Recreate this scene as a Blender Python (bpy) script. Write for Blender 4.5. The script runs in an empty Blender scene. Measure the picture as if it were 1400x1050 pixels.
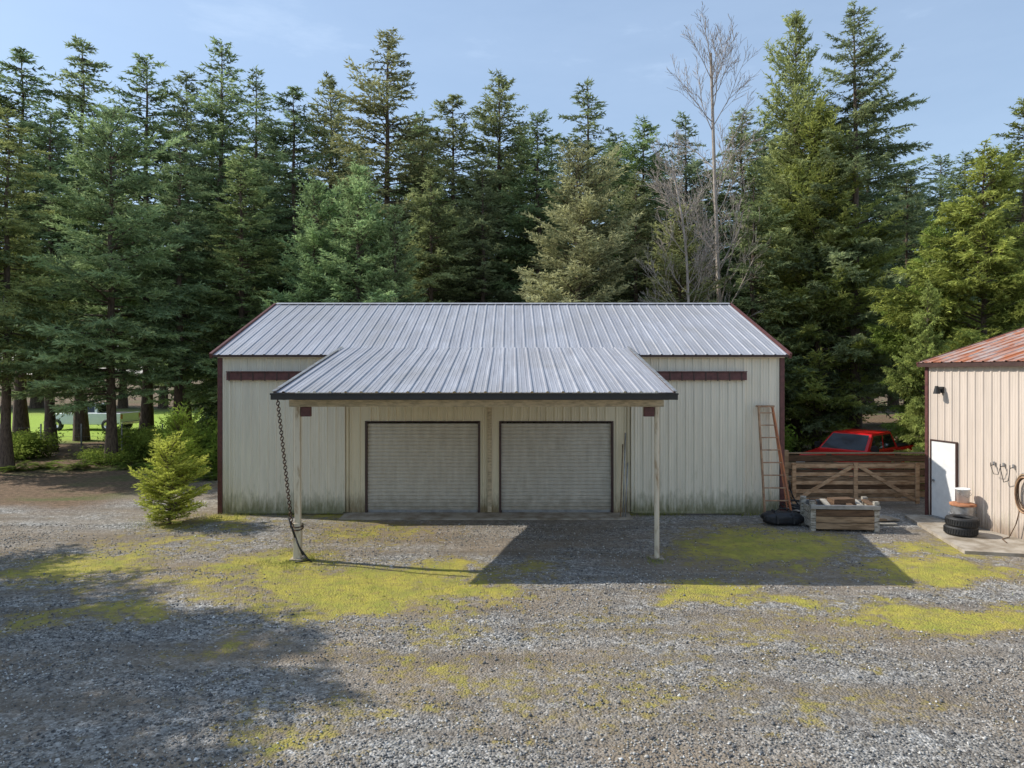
import bpy, math, numpy as np
from mathutils import Vector, Matrix
rad=math.radians
scene=bpy.context.scene
F=933.0; CH=3.85; HY=508.0
def gp(px,py):            # photo pixel on ground -> world
    d=CH*F/(py-HY); return ((px-700)/F*d, d)

# ------------------------------------------------------------ materials
def newmat(name):
    m=bpy.data.materials.new(name); m.use_nodes=True
    nt=m.node_tree; nt.nodes.clear()
    o=nt.nodes.new('ShaderNodeOutputMaterial')
    return m,nt,o
def N(nt,t,**kw):
    n=nt.nodes.new(t)
    for k,v in kw.items(): setattr(n,k,v)
    return n
def math_n(nt,op,a,b=None,clamp=False):
    n=N(nt,'ShaderNodeMath',operation=op); n.use_clamp=clamp
    for i,v in enumerate((a,b)):
        if v is None: continue
        if isinstance(v,(int,float)): n.inputs[i].default_value=v
        else: nt.links.new(v,n.inputs[i])
    return n.outputs[0]
def mixc(nt,f,a,b,bt='MIX'):
    n=N(nt,'ShaderNodeMix',data_type='RGBA',blend_type=bt)
    for idx,v in ((0,f),(6,a),(7,b)):
        if isinstance(v,(int,float)): n.inputs[idx].default_value=v
        elif isinstance(v,tuple): n.inputs[idx].default_value=(v[0],v[1],v[2],1)
        else: nt.links.new(v,n.inputs[idx])
    return n.outputs[2]
def noise(nt,vec,scale,detail=4,rough=.55,mapscale=None):
    if mapscale:
        mp=N(nt,'ShaderNodeMapping'); mp.inputs['Scale'].default_value=mapscale
        nt.links.new(vec,mp.inputs[0]); vec=mp.outputs[0]
    n=N(nt,'ShaderNodeTexNoise'); n.inputs['Scale'].default_value=scale
    n.inputs['Detail'].default_value=detail; n.inputs['Roughness'].default_value=rough
    nt.links.new(vec,n.inputs['Vector']); return n.outputs['Fac']
def ramp(nt,fac,stops):
    r=N(nt,'ShaderNodeValToRGB'); e=r.color_ramp.elements
    while len(e)<len(stops): e.new(.5)
    for i,(p,c) in enumerate(stops):
        e[i].position=p; e[i].color=(c[0],c[1],c[2],1) if isinstance(c,tuple) else (c,c,c,1)
    nt.links.new(fac,r.inputs[0]); return r.outputs[0]
def bump(nt,h,strength=.3,dist=.02):
    b=N(nt,'ShaderNodeBump'); b.inputs['Strength'].default_value=strength; b.inputs['Distance'].default_value=dist
    nt.links.new(h,b.inputs['Height']); return b.outputs[0]
def smat(name,c,rough=.6,metal=0.,var=.15,scale=6,c2=None,mapscale=None,bmp=0,bscale=60,thr=(.4,.65)):
    m,nt,o=newmat(name)
    p=N(nt,'ShaderNodeBsdfPrincipled'); nt.links.new(p.outputs[0],o.inputs[0])
    tc=N(nt,'ShaderNodeTexCoord').outputs['Object']
    f=noise(nt,tc,scale,4,.6,mapscale)
    f=ramp(nt,f,[(thr[0],0.),(thr[1],1.)])
    if c2 is None: c2=tuple(x*(1-var*2) for x in c)
    col=mixc(nt,f,c,c2)
    nt.links.new(col,p.inputs['Base Color'])
    p.inputs['Roughness'].default_value=rough; p.inputs['Metallic'].default_value=metal
    if bmp: nt.links.new(bump(nt,noise(nt,tc,bscale,2),bmp,.01),p.inputs['Normal'])
    return m

def wallmat(name,c,dirt=(.15,.15,.06),dh=.62,rough=.5):
    m,nt,o=newmat(name)
    p=N(nt,'ShaderNodeBsdfPrincipled'); nt.links.new(p.outputs[0],o.inputs[0])
    tc=N(nt,'ShaderNodeTexCoord').outputs['Object']
    xyz=N(nt,'ShaderNodeSeparateXYZ'); nt.links.new(tc,xyz.inputs[0])
    streak=noise(nt,tc,1.5,5,.65,(5,5,.35))
    big=noise(nt,tc,.8,2)
    col=mixc(nt,ramp(nt,streak,[(.35,0.),(.75,1.)]),c,tuple(x*.80 for x in c))
    fl=math_n(nt,'FLOOR',math_n(nt,'MULTIPLY',math_n(nt,'ADD',xyz.outputs[0],xyz.outputs[1]),1.09))
    wn=N(nt,'ShaderNodeTexWhiteNoise',noise_dimensions='1D'); nt.links.new(fl,wn.inputs['W'])
    col=mixc(nt,math_n(nt,'MULTIPLY',wn.outputs[0],.5),col,tuple(x*.86 for x in c))
    st=noise(nt,tc,3.0,5,.75,(6,6,.5))
    st=math_n(nt,'SUBTRACT',st,math_n(nt,'ADD',.47,math_n(nt,'MULTIPLY',xyz.outputs[2],.07)))
    col=mixc(nt,math_n(nt,'MULTIPLY',math_n(nt,'MULTIPLY',st,4.,True),.75),col,(.36,.35,.20))
    n2=noise(nt,tc,4,6,.7,(2.2,2.2,.6))
    g=math_n(nt,'SUBTRACT',math_n(nt,'MULTIPLY',n2,dh*2.0),xyz.outputs[2])
    g=math_n(nt,'MULTIPLY',g,1.8,True)
    g=math_n(nt,'MULTIPLY',g,.86)
    col=mixc(nt,g,col,dirt)
    nt.links.new(col,p.inputs['Base Color']); p.inputs['Roughness'].default_value=rough
    p.inputs['Specular IOR Level'].default_value=.35
    nt.links.new(bump(nt,big,.25,.05),p.inputs['Normal'])
    return m
M={}
M['wall']=wallmat('wall_metal_beige',(.84,.77,.62))
M['wall2']=wallmat('wall_metal_tan',(.84,.74,.53),dirt=(.19,.13,.05),dh=.6)
M['wall3']=wallmat('wall_metal_warm',(.68,.58,.49),dirt=(.22,.15,.10),dh=.5)
M['maroon']=smat('maroon_trim',(.14,.05,.045),.55,var=.2,scale=9)
M['brown']=smat('dark_brown_trim',(.07,.035,.028),.5)
M['gutter']=smat('gutter_dark',(.02,.017,.014),.4)
M['beam']=smat('beam_tan',(.62,.50,.33),.7,mapscale=(1,4,4),var=.2)
M['post']=smat('post_paint',(.66,.57,.43),.6,c2=(.30,.18,.08),scale=4,thr=(.52,.75),mapscale=(3,3,.7))
M['concrete']=smat('concrete',(.42,.37,.30),.9,c2=(.23,.185,.13),scale=2.5,bmp=.3)
M['wood']=smat('wood_weathered',(.36,.25,.15),.85,c2=(.17,.11,.06),scale=5,mapscale=(.6,5,5),bmp=.3)
M['wood_red']=smat('wood_gate',(.52,.35,.21),.8,c2=(.28,.16,.08),scale=4,mapscale=(1,4,4))
M['wood_grey']=smat('wood_grey',(.46,.43,.37),.9,c2=(.13,.11,.08),scale=9,mapscale=(.8,4,3),bmp=.4)
M['wood_dark']=smat('wood_dark',(.15,.09,.05),.9,c2=(.07,.04,.022),scale=5,mapscale=(.6,5,5))
M['fiberglass']=smat('ladder_rail',(.50,.17,.06),.6,c2=(.34,.14,.08))
M['rung']=smat('ladder_rung',(.46,.28,.16),.6,c2=(.25,.14,.08))
M['black']=smat('black_rubber',(.022,.022,.022),.65,var=.2,scale=14)
M['blackbag']=smat('black_fabric',(.024,.024,.028),.5,var=.3,scale=8,bmp=.5,bscale=14)
M['chain']=smat('chain_iron',(.045,.032,.025),.6,metal=.4,c2=(.11,.055,.03),scale=15)
M['galv']=smat('galvanised',(.45,.46,.47),.4,metal=.6,c2=(.30,.28,.26),scale=5)
M['rust']=smat('rusty_orange',(.46,.21,.10),.75,c2=(.26,.09,.04),scale=7)
M['white']=smat('white_paint',(.80,.80,.78),.5,var=.05)
M['steel']=smat('steel_grey',(.35,.35,.35),.45,metal=.5)
M['carpaint']=smat('red_car_paint',(.65,.012,.014),.22,var=.03)
M['carwhite']=smat('white_car_paint',(.70,.74,.80),.3,var=.03)
M['glass']=smat('dark_glass',(.012,.015,.018),.06,var=.1)
M['chrome']=smat('chrome',(.7,.7,.7),.2,metal=1)
M['lamp']=smat('headlamp',(.7,.7,.68),.15)
M['bark']=smat('bark',(.16,.115,.085),.95,c2=(.065,.045,.033),scale=6,mapscale=(3,3,.7))
M['bark_pale']=smat('bark_pale',(.46,.40,.34),.9,c2=(.25,.20,.16),scale=5,mapscale=(3,3,.6))

def doormat():
    m,nt,o=newmat('rollup_door')
    p=N(nt,'ShaderNodeBsdfPrincipled'); nt.links.new(p.outputs[0],o.inputs[0])
    tc=N(nt,'ShaderNodeTexCoord').outputs['Object']
    xyz=N(nt,'ShaderNodeSeparateXYZ'); nt.links.new(tc,xyz.inputs[0])
    s=noise(nt,tc,2.2,6,.65,(3,1,.6))
    c=mixc(nt,ramp(nt,s,[(.35,0.),(.7,1.)]),(.62,.57,.48),(.50,.45,.37))
    g=math_n(nt,'MULTIPLY',math_n(nt,'SUBTRACT',noise(nt,tc,5,5),xyz.outputs[2]),1.6,True)
    c=mixc(nt,g,c,(.31,.26,.19))
    nt.links.new(c,p.inputs['Base Color']); p.inputs['Roughness'].default_value=.5
    return m
M['door']=doormat()
def roofmat():
    m,nt,o=newmat('roof_galvalume')
    p=N(nt,'ShaderNodeBsdfPrincipled'); nt.links.new(p.outputs[0],o.inputs[0])
    tc=N(nt,'ShaderNodeTexCoord').outputs['Object']
    xyz=N(nt,'ShaderNodeSeparateXYZ'); nt.links.new(tc,xyz.inputs[0])
    s=noise(nt,tc,1.2,6,.7,(7,.45,.45))
    b=noise(nt,tc,.55,4,.6)
    fl=math_n(nt,'FLOOR',math_n(nt,'MULTIPLY',xyz.outputs[0],1.093))
    wn=N(nt,'ShaderNodeTexWhiteNoise',noise_dimensions='1D'); nt.links.new(fl,wn.inputs['W'])
    c=mixc(nt,ramp(nt,s,[(.35,0.),(.72,1.)]),(.49,.50,.54),(.29,.29,.315))
    c=mixc(nt,math_n(nt,'MULTIPLY',wn.outputs[0],.5),c,(.35,.355,.39))
    c=mixc(nt,ramp(nt,b,[(.45,0.),(.75,.6)]),c,(.31,.30,.29))
    sp=noise(nt,tc,22,3,.7)
    c=mixc(nt,ramp(nt,sp,[(.62,0.),(.70,.8)]),c,(.17,.14,.10))
    nt.links.new(c,p.inputs['Base Color'])
    p.inputs['Roughness'].default_value=.5; p.inputs['Metallic'].default_value=.15
    return m
M['roof']=roofmat()
def rustroof():
    m,nt,o=newmat('roof_rusty')
    p=N(nt,'ShaderNodeBsdfPrincipled'); nt.links.new(p.outputs[0],o.inputs[0])
    tc=N(nt,'ShaderNodeTexCoord').outputs['Object']
    s=noise(nt,tc,2.2,8,.78,(.5,2.5,.5))
    b=noise(nt,tc,1.1,6,.7)
    c=mixc(nt,ramp(nt,s,[(.44,0.),(.56,1.)]),(.42,.36,.33),(.44,.14,.05))
    c=mixc(nt,ramp(nt,b,[(.50,0.),(.62,.7)]),c,(.32,.10,.045))
    nt.links.new(c,p.inputs['Base Color']); p.inputs['Roughness'].default_value=.75
    return m
M['rustroof']=rustroof()

# ------------------------------------------------------------ mesh builder
class MB:
    def __init__(s): s.v=[]; s.f=[]; s.m=[]; s.mats=[]
    def mi(s,k):
        if k not in s.mats: s.mats.append(k)
        return s.mats.index(k)
    def poly(s,pts,mat):
        n=len(s.v); s.v+= [tuple(p) for p in pts]; s.f.append(tuple(range(n,n+len(pts)))); s.m.append(s.mi(mat))
    def box(s,x0,x1,y0,y1,z0,z1,mat,R=None):
        P=[(x,y,z) for z in (z0,z1) for y in (y0,y1) for x in (x0,x1)]
        if R is not None: P=[tuple(R@Vector(p)) for p in P]
        n=len(s.v); s.v+=P
        for q in ((0,2,3,1),(4,5,7,6),(0,1,5,4),(2,6,7,3),(0,4,6,2),(1,3,7,5)):
            s.f.append(tuple(n+i for i in q)); s.m.append(s.mi(mat))
    def beam(s,a,b,w,h,mat,up=(0,0,1)):
        a=Vector(a); b=Vector(b); d=(b-a).normalized(); u=Vector(up)
        if abs(d.dot(u))>.98: u=Vector((0,1,0))
        sd=d.cross(u).normalized(); u=sd.cross(d).normalized()
        P=[]
        for q in (a,b):
            for i,j in ((-1,-1),(1,-1),(1,1),(-1,1)): P.append(tuple(q+sd*(i*w/2)+u*(j*h/2)))
        n=len(s.v); s.v+=P
        for q in ((3,2,1,0),(4,5,6,7),(0,1,5,4),(1,2,6,5),(2,3,7,6),(3,0,4,7)):
            s.f.append(tuple(n+i for i in q)); s.m.append(s.mi(mat))
    def cyl(s,a,b,r0,r1,mat,n=12,cap=True):
        a=Vector(a); b=Vector(b); d=(b-a).normalized(); u=Vector((0,0,1))
        if abs(d.dot(u))>.98: u=Vector((0,1,0))
        sd=d.cross(u).normalized(); u=sd.cross(d).normalized(); k=len(s.v)
        for q,r in ((a,r0),(b,r1)):
            for i in range(n):
                t=2*math.pi*i/n; s.v.append(tuple(q+sd*(math.cos(t)*r)+u*(math.sin(t)*r)))
        mi=s.mi(mat)
        for i in range(n):
            j=(i+1)%n; s.f.append((k+i,k+j,k+n+j,k+n+i)); s.m.append(mi)
        if cap:
            s.f.append(tuple(k+n-1-i for i in range(n))); s.m.append(mi)
            s.f.append(tuple(k+n+i for i in range(n))); s.m.append(mi)
    def lathe(s,c,prof,mat,n=24,axis='z'):
        k=len(s.v); mi=s.mi(mat)
        for r,h in prof:
            for i in range(n):
                t=2*math.pi*i/n
                if axis=='z': s.v.append((c[0]+r*math.cos(t),c[1]+r*math.sin(t),c[2]+h))
                else: s.v.append((c[0]+r*math.cos(t),c[1]+h,c[2]+r*math.sin(t)))
        for a in range(len(prof)-1):
            for i in range(n):
                j=(i+1)%n; s.f.append((k+a*n+i,k+a*n+j,k+(a+1)*n+j,k+(a+1)*n+i)); s.m.append(mi)
    def tube(s,pts,r,mat,n=6):
        for a,b in zip(pts[:-1],pts[1:]): s.cyl(a,b,r,r,mat,n,True)
    def torus(s,c,R,r,mat,Rm=None,n=14,k=6,sx=1,):
        b=len(s.v); mi=s.mi(mat)
        for i in range(n):
            t=2*math.pi*i/n
            for j in range(k):
                p=2*math.pi*j/k
                v=Vector(((R+r*math.cos(p))*math.cos(t)*sx,(R+r*math.cos(p))*math.sin(t),r*math.sin(p)))
                if Rm is not None: v=Rm@v
                s.v.append((v.x+c[0],v.y+c[1],v.z+c[2]))
        for i in range(n):
            for j in range(k):
                i2=(i+1)%n; j2=(j+1)%k
                s.f.append((b+i*k+j,b+i2*k+j,b+i2*k+j2,b+i*k+j2)); s.m.append(mi)
    def ribbed(s,O,U,V,Nn,w,l,pitch,h,mat,minor=True,off=.0):
        O=Vector(O);U=Vector(U).normalized();V=Vector(V).normalized();Nn=Vector(Nn).normalized()
        prof=[(0,0)]; c=off+pitch/2
        while c<w-.04:
            if c>.04:
                prof+=[(c-.034,0),(c-.016,h),(c+.016,h),(c+.034,0)]
            if minor and c+pitch<w:
                for q in (1/3,2/3):
                    m=c+pitch*q; prof+=[(m-.014,0),(m,h*.3),(m+.014,0)]
            c+=pitch
        prof.append((w,0)); k=len(s.v); mi=s.mi(mat)
        for u,hh in prof:
            p=O+U*u+Nn*hh; s.v.append(tuple(p)); s.v.append(tuple(p+V*l))
        for i in range(len(prof)-1):
            a=k+2*i; s.f.append((a,a+2,a+3,a+1)); s.m.append(mi)
    def obj(s,name,parent=None,smooth=False,bevel=0,loc=None):
        me=bpy.data.meshes.new(name); me.from_pydata(s.v,[],s.f)
        for k in s.mats: me.materials.append(M[k])
        me.polygons.foreach_set('material_index',s.m)
        if smooth: me.polygons.foreach_set('use_smooth',[True]*len(s.f))
        me.update()
        o=bpy.data.objects.new(name,me); scene.collection.objects.link(o)
        if parent: o.parent=parent
        if loc: o.location=loc
        if bevel:
            b=o.modifiers.new('bevel','BEVEL'); b.width=bevel; b.segments=2; b.limit_method='ANGLE'
        return o
def empty(name,loc=(0,0,0),rz=0):
    e=bpy.data.objects.new(name,None); scene.collection.objects.link(e); e.location=loc; e.rotation_euler=(0,0,rz); return e

def np_mesh(name,V,Fc,mats,attrs=None,midx=None,smooth=False):
    me=bpy.data.meshes.new(name); V=np.asarray(V,np.float32); Fc=np.asarray(Fc,np.int32)
    k=Fc.shape[1]; n=len(Fc)
    me.vertices.add(len(V)); me.vertices.foreach_set('co',V.ravel())
    me.loops.add(n*k); me.loops.foreach_set('vertex_index',Fc.ravel())
    me.polygons.add(n); me.polygons.foreach_set('loop_start',np.arange(0,n*k,k,dtype=np.int32))
    for m in mats: me.materials.append(m)
    if midx is not None: me.polygons.foreach_set('material_index',np.asarray(midx,np.int32))
    if smooth: me.polygons.foreach_set('use_smooth',np.ones(n,bool))
    me.update(calc_edges=True)
    if attrs:
        for a,val in attrs.items():
            at=me.attributes.new(a,'FLOAT','POINT'); at.data.foreach_set('value',np.asarray(val,np.float32))
    return me
def put(name,me,loc=(0,0,0),rz=0,sc=(1,1,1),col=None,parent=None):
    o=bpy.data.objects.new(name,me); scene.collection.objects.link(o)
    o.location=loc; o.rotation_euler=(0,0,rz); o.scale=sc
    if col: o.color=(*col,1)
    if parent: o.parent=parent
    return o

def vn(x,y,seed=0):
    xi=np.floor(x); yi=np.floor(y); fx=x-xi; fy=y-yi
    fx=fx*fx*(3-2*fx); fy=fy*fy*(3-2*fy)
    def h(a,b):
        v=np.sin(a*127.1+b*311.7+seed*74.7)*43758.5453; return v-np.floor(v)
    return (h(xi,yi)*(1-fx)+h(xi+1,yi)*fx)*(1-fy)+(h(xi,yi+1)*(1-fx)+h(xi+1,yi+1)*fx)*fy
def fbm(x,y,seed=0,o=4):
    s=0;a=.5;t=0
    for i in range(o):
        s=s+a*vn(x*2**i,y*2**i,seed+i*13); t+=a; a*=.5
    return s/t
def sstep(a,b,x):
    t=np.clip((x-a)/(b-a),0,1); return t*t*(3-2*t)

# ------------------------------------------------------------ ground
def height(x,y):
    h=(fbm(x*.35,y*.35,3)-.5)*.10+(fbm(x*1.3,y*1.3,8)-.5)*.03
    near=(1-sstep(16.2,17.6,y))*(1-sstep(9.0,9.4,x))
    far=sstep(20,30,y)*.9
    return h*np.maximum(near,far*2.5)*1.0
MOSS=[(510,802,190,34,1.),(400,772,90,22,.95),(130,772,120,24,.9),(130,838,100,20,.7),(1040,748,115,26,.95),(1290,845,190,19,1.0),(1310,782,105,19,1.),
      (1000,812,85,18,.95),(480,726,140,18,.6),(620,855,65,20,.6),(700,940,270,60,.46),(400,985,120,36,.58),(290,712,60,10,.95),(640,812,75,16,.9),
      (730,772,55,13,.65),(1280,750,60,13,.8),(330,880,85,26,.5),(560,905,130,30,.55),(1060,880,190,30,.46),(230,740,130,16,.58),(1380,860,90,13,1.0),(900,925,170,34,.46),(1150,960,210,34,.42),(450,705,60,8,.8),(1120,735,60,12,.8),
      (280,800,110,18,.6),(850,850,110,18,.46),(500,985,85,22,.58),(60,800,55,13,.5)]
def moss_field(x,y):
    m=np.full(np.shape(x),.06)
    for cx,cy,hw,hh,st in MOSS:
        X,Y=gp(cx,cy); rx=hw/F*Y; Y2=gp(cx,cy-hh)[1]; ry=abs(Y2-Y)
        wx=x+(fbm(x*.8,y*.8,40)-.5)*2.4; wy=y+(fbm(x*.8,y*.8,50)-.5)*1.8
        d=((wx-X)/rx)**2+((wy-Y)/ry)**2
        m=np.maximum(m,st*np.exp(-d*.72))
    return m
def zones(x,y):
    nz=(fbm(x*.5,y*.5,21)-.5)*3
    left=sstep(-10.8,-12.6,x+nz*.5)*sstep(18.0,20.2,y+nz*.6+ (x+12)*.12)
    back=sstep(25,27.5,y+nz)
    right=sstep(19.8,21,y)*sstep(12,13,x)
    forest=np.maximum(np.maximum(left,back),right)
    lawn=sstep(37,39,y+nz*.6)*sstep(-12,-16,x)*(1-sstep(64,67,y))
    return forest,lawn
def axis(a,b,step,lo,hi):
    m=list(np.arange(a,b,step)); s=step; v=a; L=[]
    while v>lo: s*=1.25; v-=s; L.append(v)
    s=step; v=m[-1]; H=[]
    while v<hi: s*=1.25; v+=s; H.append(v)
    return np.array(L[::-1]+m+H)
gx=axis(-17,17,.13,-600,600); gy=axis(4,30,.13,-300,900)
GX,GY=np.meshgrid(gx,gy); fx=GX.ravel(); fy=GY.ravel()
nx=len(gx); ny=len(gy)
I=np.arange(nx*ny).reshape(ny,nx)
Fg=np.stack([I[:-1,:-1],I[:-1,1:],I[1:,1:],I[1:,:-1]],-1).reshape(-1,4)
fo,la=zones(fx,fy)
gm,nt,o=newmat('ground_gravel_moss')
p=N(nt,'ShaderNodeBsdfPrincipled'); nt.links.new(p.outputs[0],o.inputs[0]); p.inputs['Roughness'].default_value=.95
p.inputs['Specular IOR Level'].default_value=.2
tc=N(nt,'ShaderNodeTexCoord').outputs['Object']
def attr(nt,n):
    a=N(nt,'ShaderNodeAttribute'); a.attribute_name=n; return a.outputs['Fac']
vo=N(nt,'ShaderNodeTexVoronoi'); vo.inputs['Scale'].default_value=34; nt.links.new(tc,vo.inputs['Vector'])
vo2=N(nt,'ShaderNodeTexVoronoi'); vo2.inputs['Scale'].default_value=13; nt.links.new(tc,vo2.inputs['Vector'])
sx=N(nt,'ShaderNodeSeparateXYZ'); nt.links.new(vo.outputs['Color'],sx.inputs[0])
sx2=N(nt,'ShaderNodeSeparateXYZ'); nt.links.new(vo2.outputs['Color'],sx2.inputs[0])
cell=math_n(nt,'ADD',math_n(nt,'MULTIPLY',sx.outputs[0],.6),math_n(nt,'MULTIPLY',sx2.outputs[0],.4))
g=ramp(nt,cell,[(.1,(.085,.083,.08)),(.45,(.235,.228,.21)),(.7,(.36,.35,.325)),(.95,(.60,.58,.54))])
big=noise(nt,tc,.28,5,.6,(.7,1.5,1))
mid=noise(nt,tc,1.7,4,.65)
track=noise(nt,tc,1.0,4,.55,(.16,1.7,1))
g=mixc(nt,ramp(nt,big,[(.42,0.),(.60,.8)]),g,(.25,.195,.135))
g=mixc(nt,ramp(nt,track,[(.48,0.),(.66,.65)]),g,(.17,.14,.105))
g=mixc(nt,ramp(nt,mid,[(.5,0.),(.72,.55)]),g,(.14,.115,.09))
fine=noise(nt,tc,7,4,.75)
mf=attr(nt,'moss')
mm=math_n(nt,'ADD',mf,math_n(nt,'MULTIPLY',math_n(nt,'SUBTRACT',noise(nt,tc,2.2,6,.75),.5),1.9))
mm=math_n(nt,'ADD',mm,math_n(nt,'MULTIPLY',math_n(nt,'SUBTRACT',fine,.5),1.3))
m0=ramp(nt,mm,[(.26,0.),(.56,.75)])
g=mixc(nt,m0,g,(.24,.18,.085))
mm=ramp(nt,mm,[(.46,0.),(.78,.93)])
mc=mixc(nt,ramp(nt,mid,[(.35,0.),(.65,1.)]),(.47,.40,.07),(.29,.30,.055))
mc=mixc(nt,ramp(nt,fine,[(.47,0.),(.68,.8)]),mc,(.22,.165,.07))
g=mixc(nt,mm,g,mc)
duff=mixc(nt,ramp(nt,fine,[(.35,0.),(.65,1.)]),(.27,.18,.115),(.09,.065,.04))
duff=mixc(nt,ramp(nt,big,[(.5,0.),(.62,.8)]),duff,(.10,.13,.04))
lawnc=mixc(nt,fine,(.26,.42,.06),(.44,.55,.10))
g=mixc(nt,attr(nt,'forest'),g,duff)
g=mixc(nt,attr(nt,'lawn'),g,lawnc)
nt.links.new(g,p.inputs['Base Color'])
hh=math_n(nt,'ADD',math_n(nt,'MULTIPLY',vo.outputs['Distance'],-1.),math_n(nt,'MULTIPLY',fine,1.2))
nt.links.new(bump(nt,hh,.7,.03),p.inputs['Normal'])
me=np_mesh('ground',np.stack([fx,fy,height(fx,fy)],-1),Fg,[gm],{'moss':moss_field(fx,fy),'forest':fo,'lawn':la},smooth=True)
put('ground',me)

# gravel stones
rng=np.random.default_rng(5)
def in_frame_points(n,y0,y1,power):
    u=rng.uniform(0,1,n)
    y=y0+(y1-y0)*u**power
    x=rng.uniform(-1,1,n)*(y*.8+1.2)
    return x,y
x,y=in_frame_points(100000,5.6,17.2,1.25)
mo=moss_field(x,y)
keep=(rng.uniform(0,1,len(x))>mo*1.25)&(fbm(x*.5,y*1.4,77)+rng.uniform(-.22,.22,len(x))>.46)&~((x>9.2)&(y>13.2))
x=x[keep];y=y[keep]; n=len(x)
r=rng.uniform(.008,.019,n)*(1+.6*(rng.uniform(0,1,n)>.95))
z=height(x,y)
base=np.array([[1,0,0],[-1,0,0],[0,1,0],[0,-1,0],[0,0,.75],[0,0,-.75]])
a=rng.uniform(0,6.28,n); ca=np.cos(a);sa=np.sin(a)
J=base[None]*rng.uniform(.65,1.35,(n,6,1))+rng.normal(0,.18,(n,6,3))
X=J[...,0]*ca[:,None]-J[...,1]*sa[:,None]; Y=J[...,0]*sa[:,None]+J[...,1]*ca[:,None]
V=np.stack([X*r[:,None]+x[:,None],Y*r[:,None]+y[:,None],J[...,2]*r[:,None]+z[:,None]+r[:,None]*.35],-1).reshape(-1,3)
fb=np.array([[0,2,4],[2,1,4],[1,3,4],[3,0,4],[2,0,5],[1,2,5],[3,1,5],[0,3,5]])
Fc=(fb[None]+np.arange(n)[:,None,None]*6).reshape(-1,3)
sh=np.repeat(rng.uniform(0,1,n),6)
m,nt,o=newmat('gravel_stone'); p=N(nt,'ShaderNodeBsdfDiffuse'); nt.links.new(p.outputs[0],o.inputs[0])
nt.links.new(ramp(nt,attr(nt,'shade'),[(0,(.09,.09,.092)),(.4,(.22,.215,.205)),(.7,(.36,.345,.315)),(.93,(.48,.455,.41)),(1.,(.70,.69,.66))]),p.inputs['Color'])
put('gravel',np_mesh('gravel',V,Fc,[m],{'shade':sh}))

# ------------------------------------------------------------ foliage material
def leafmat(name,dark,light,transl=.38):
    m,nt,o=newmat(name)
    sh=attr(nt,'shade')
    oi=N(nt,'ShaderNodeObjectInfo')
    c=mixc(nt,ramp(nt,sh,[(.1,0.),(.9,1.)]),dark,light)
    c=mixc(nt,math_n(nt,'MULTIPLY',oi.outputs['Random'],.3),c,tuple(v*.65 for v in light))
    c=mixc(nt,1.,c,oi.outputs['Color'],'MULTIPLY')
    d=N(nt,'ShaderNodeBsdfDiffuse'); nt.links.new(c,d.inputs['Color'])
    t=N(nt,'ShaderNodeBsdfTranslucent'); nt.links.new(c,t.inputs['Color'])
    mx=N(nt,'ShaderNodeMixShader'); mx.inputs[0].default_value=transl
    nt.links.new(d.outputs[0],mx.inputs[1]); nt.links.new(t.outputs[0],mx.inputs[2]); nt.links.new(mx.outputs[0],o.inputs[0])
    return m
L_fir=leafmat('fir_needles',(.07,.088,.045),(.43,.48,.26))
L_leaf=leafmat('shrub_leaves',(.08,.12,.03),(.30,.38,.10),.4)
L_grass=leafmat('grass_blades',(.16,.19,.045),(.40,.41,.11),.35)

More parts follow.
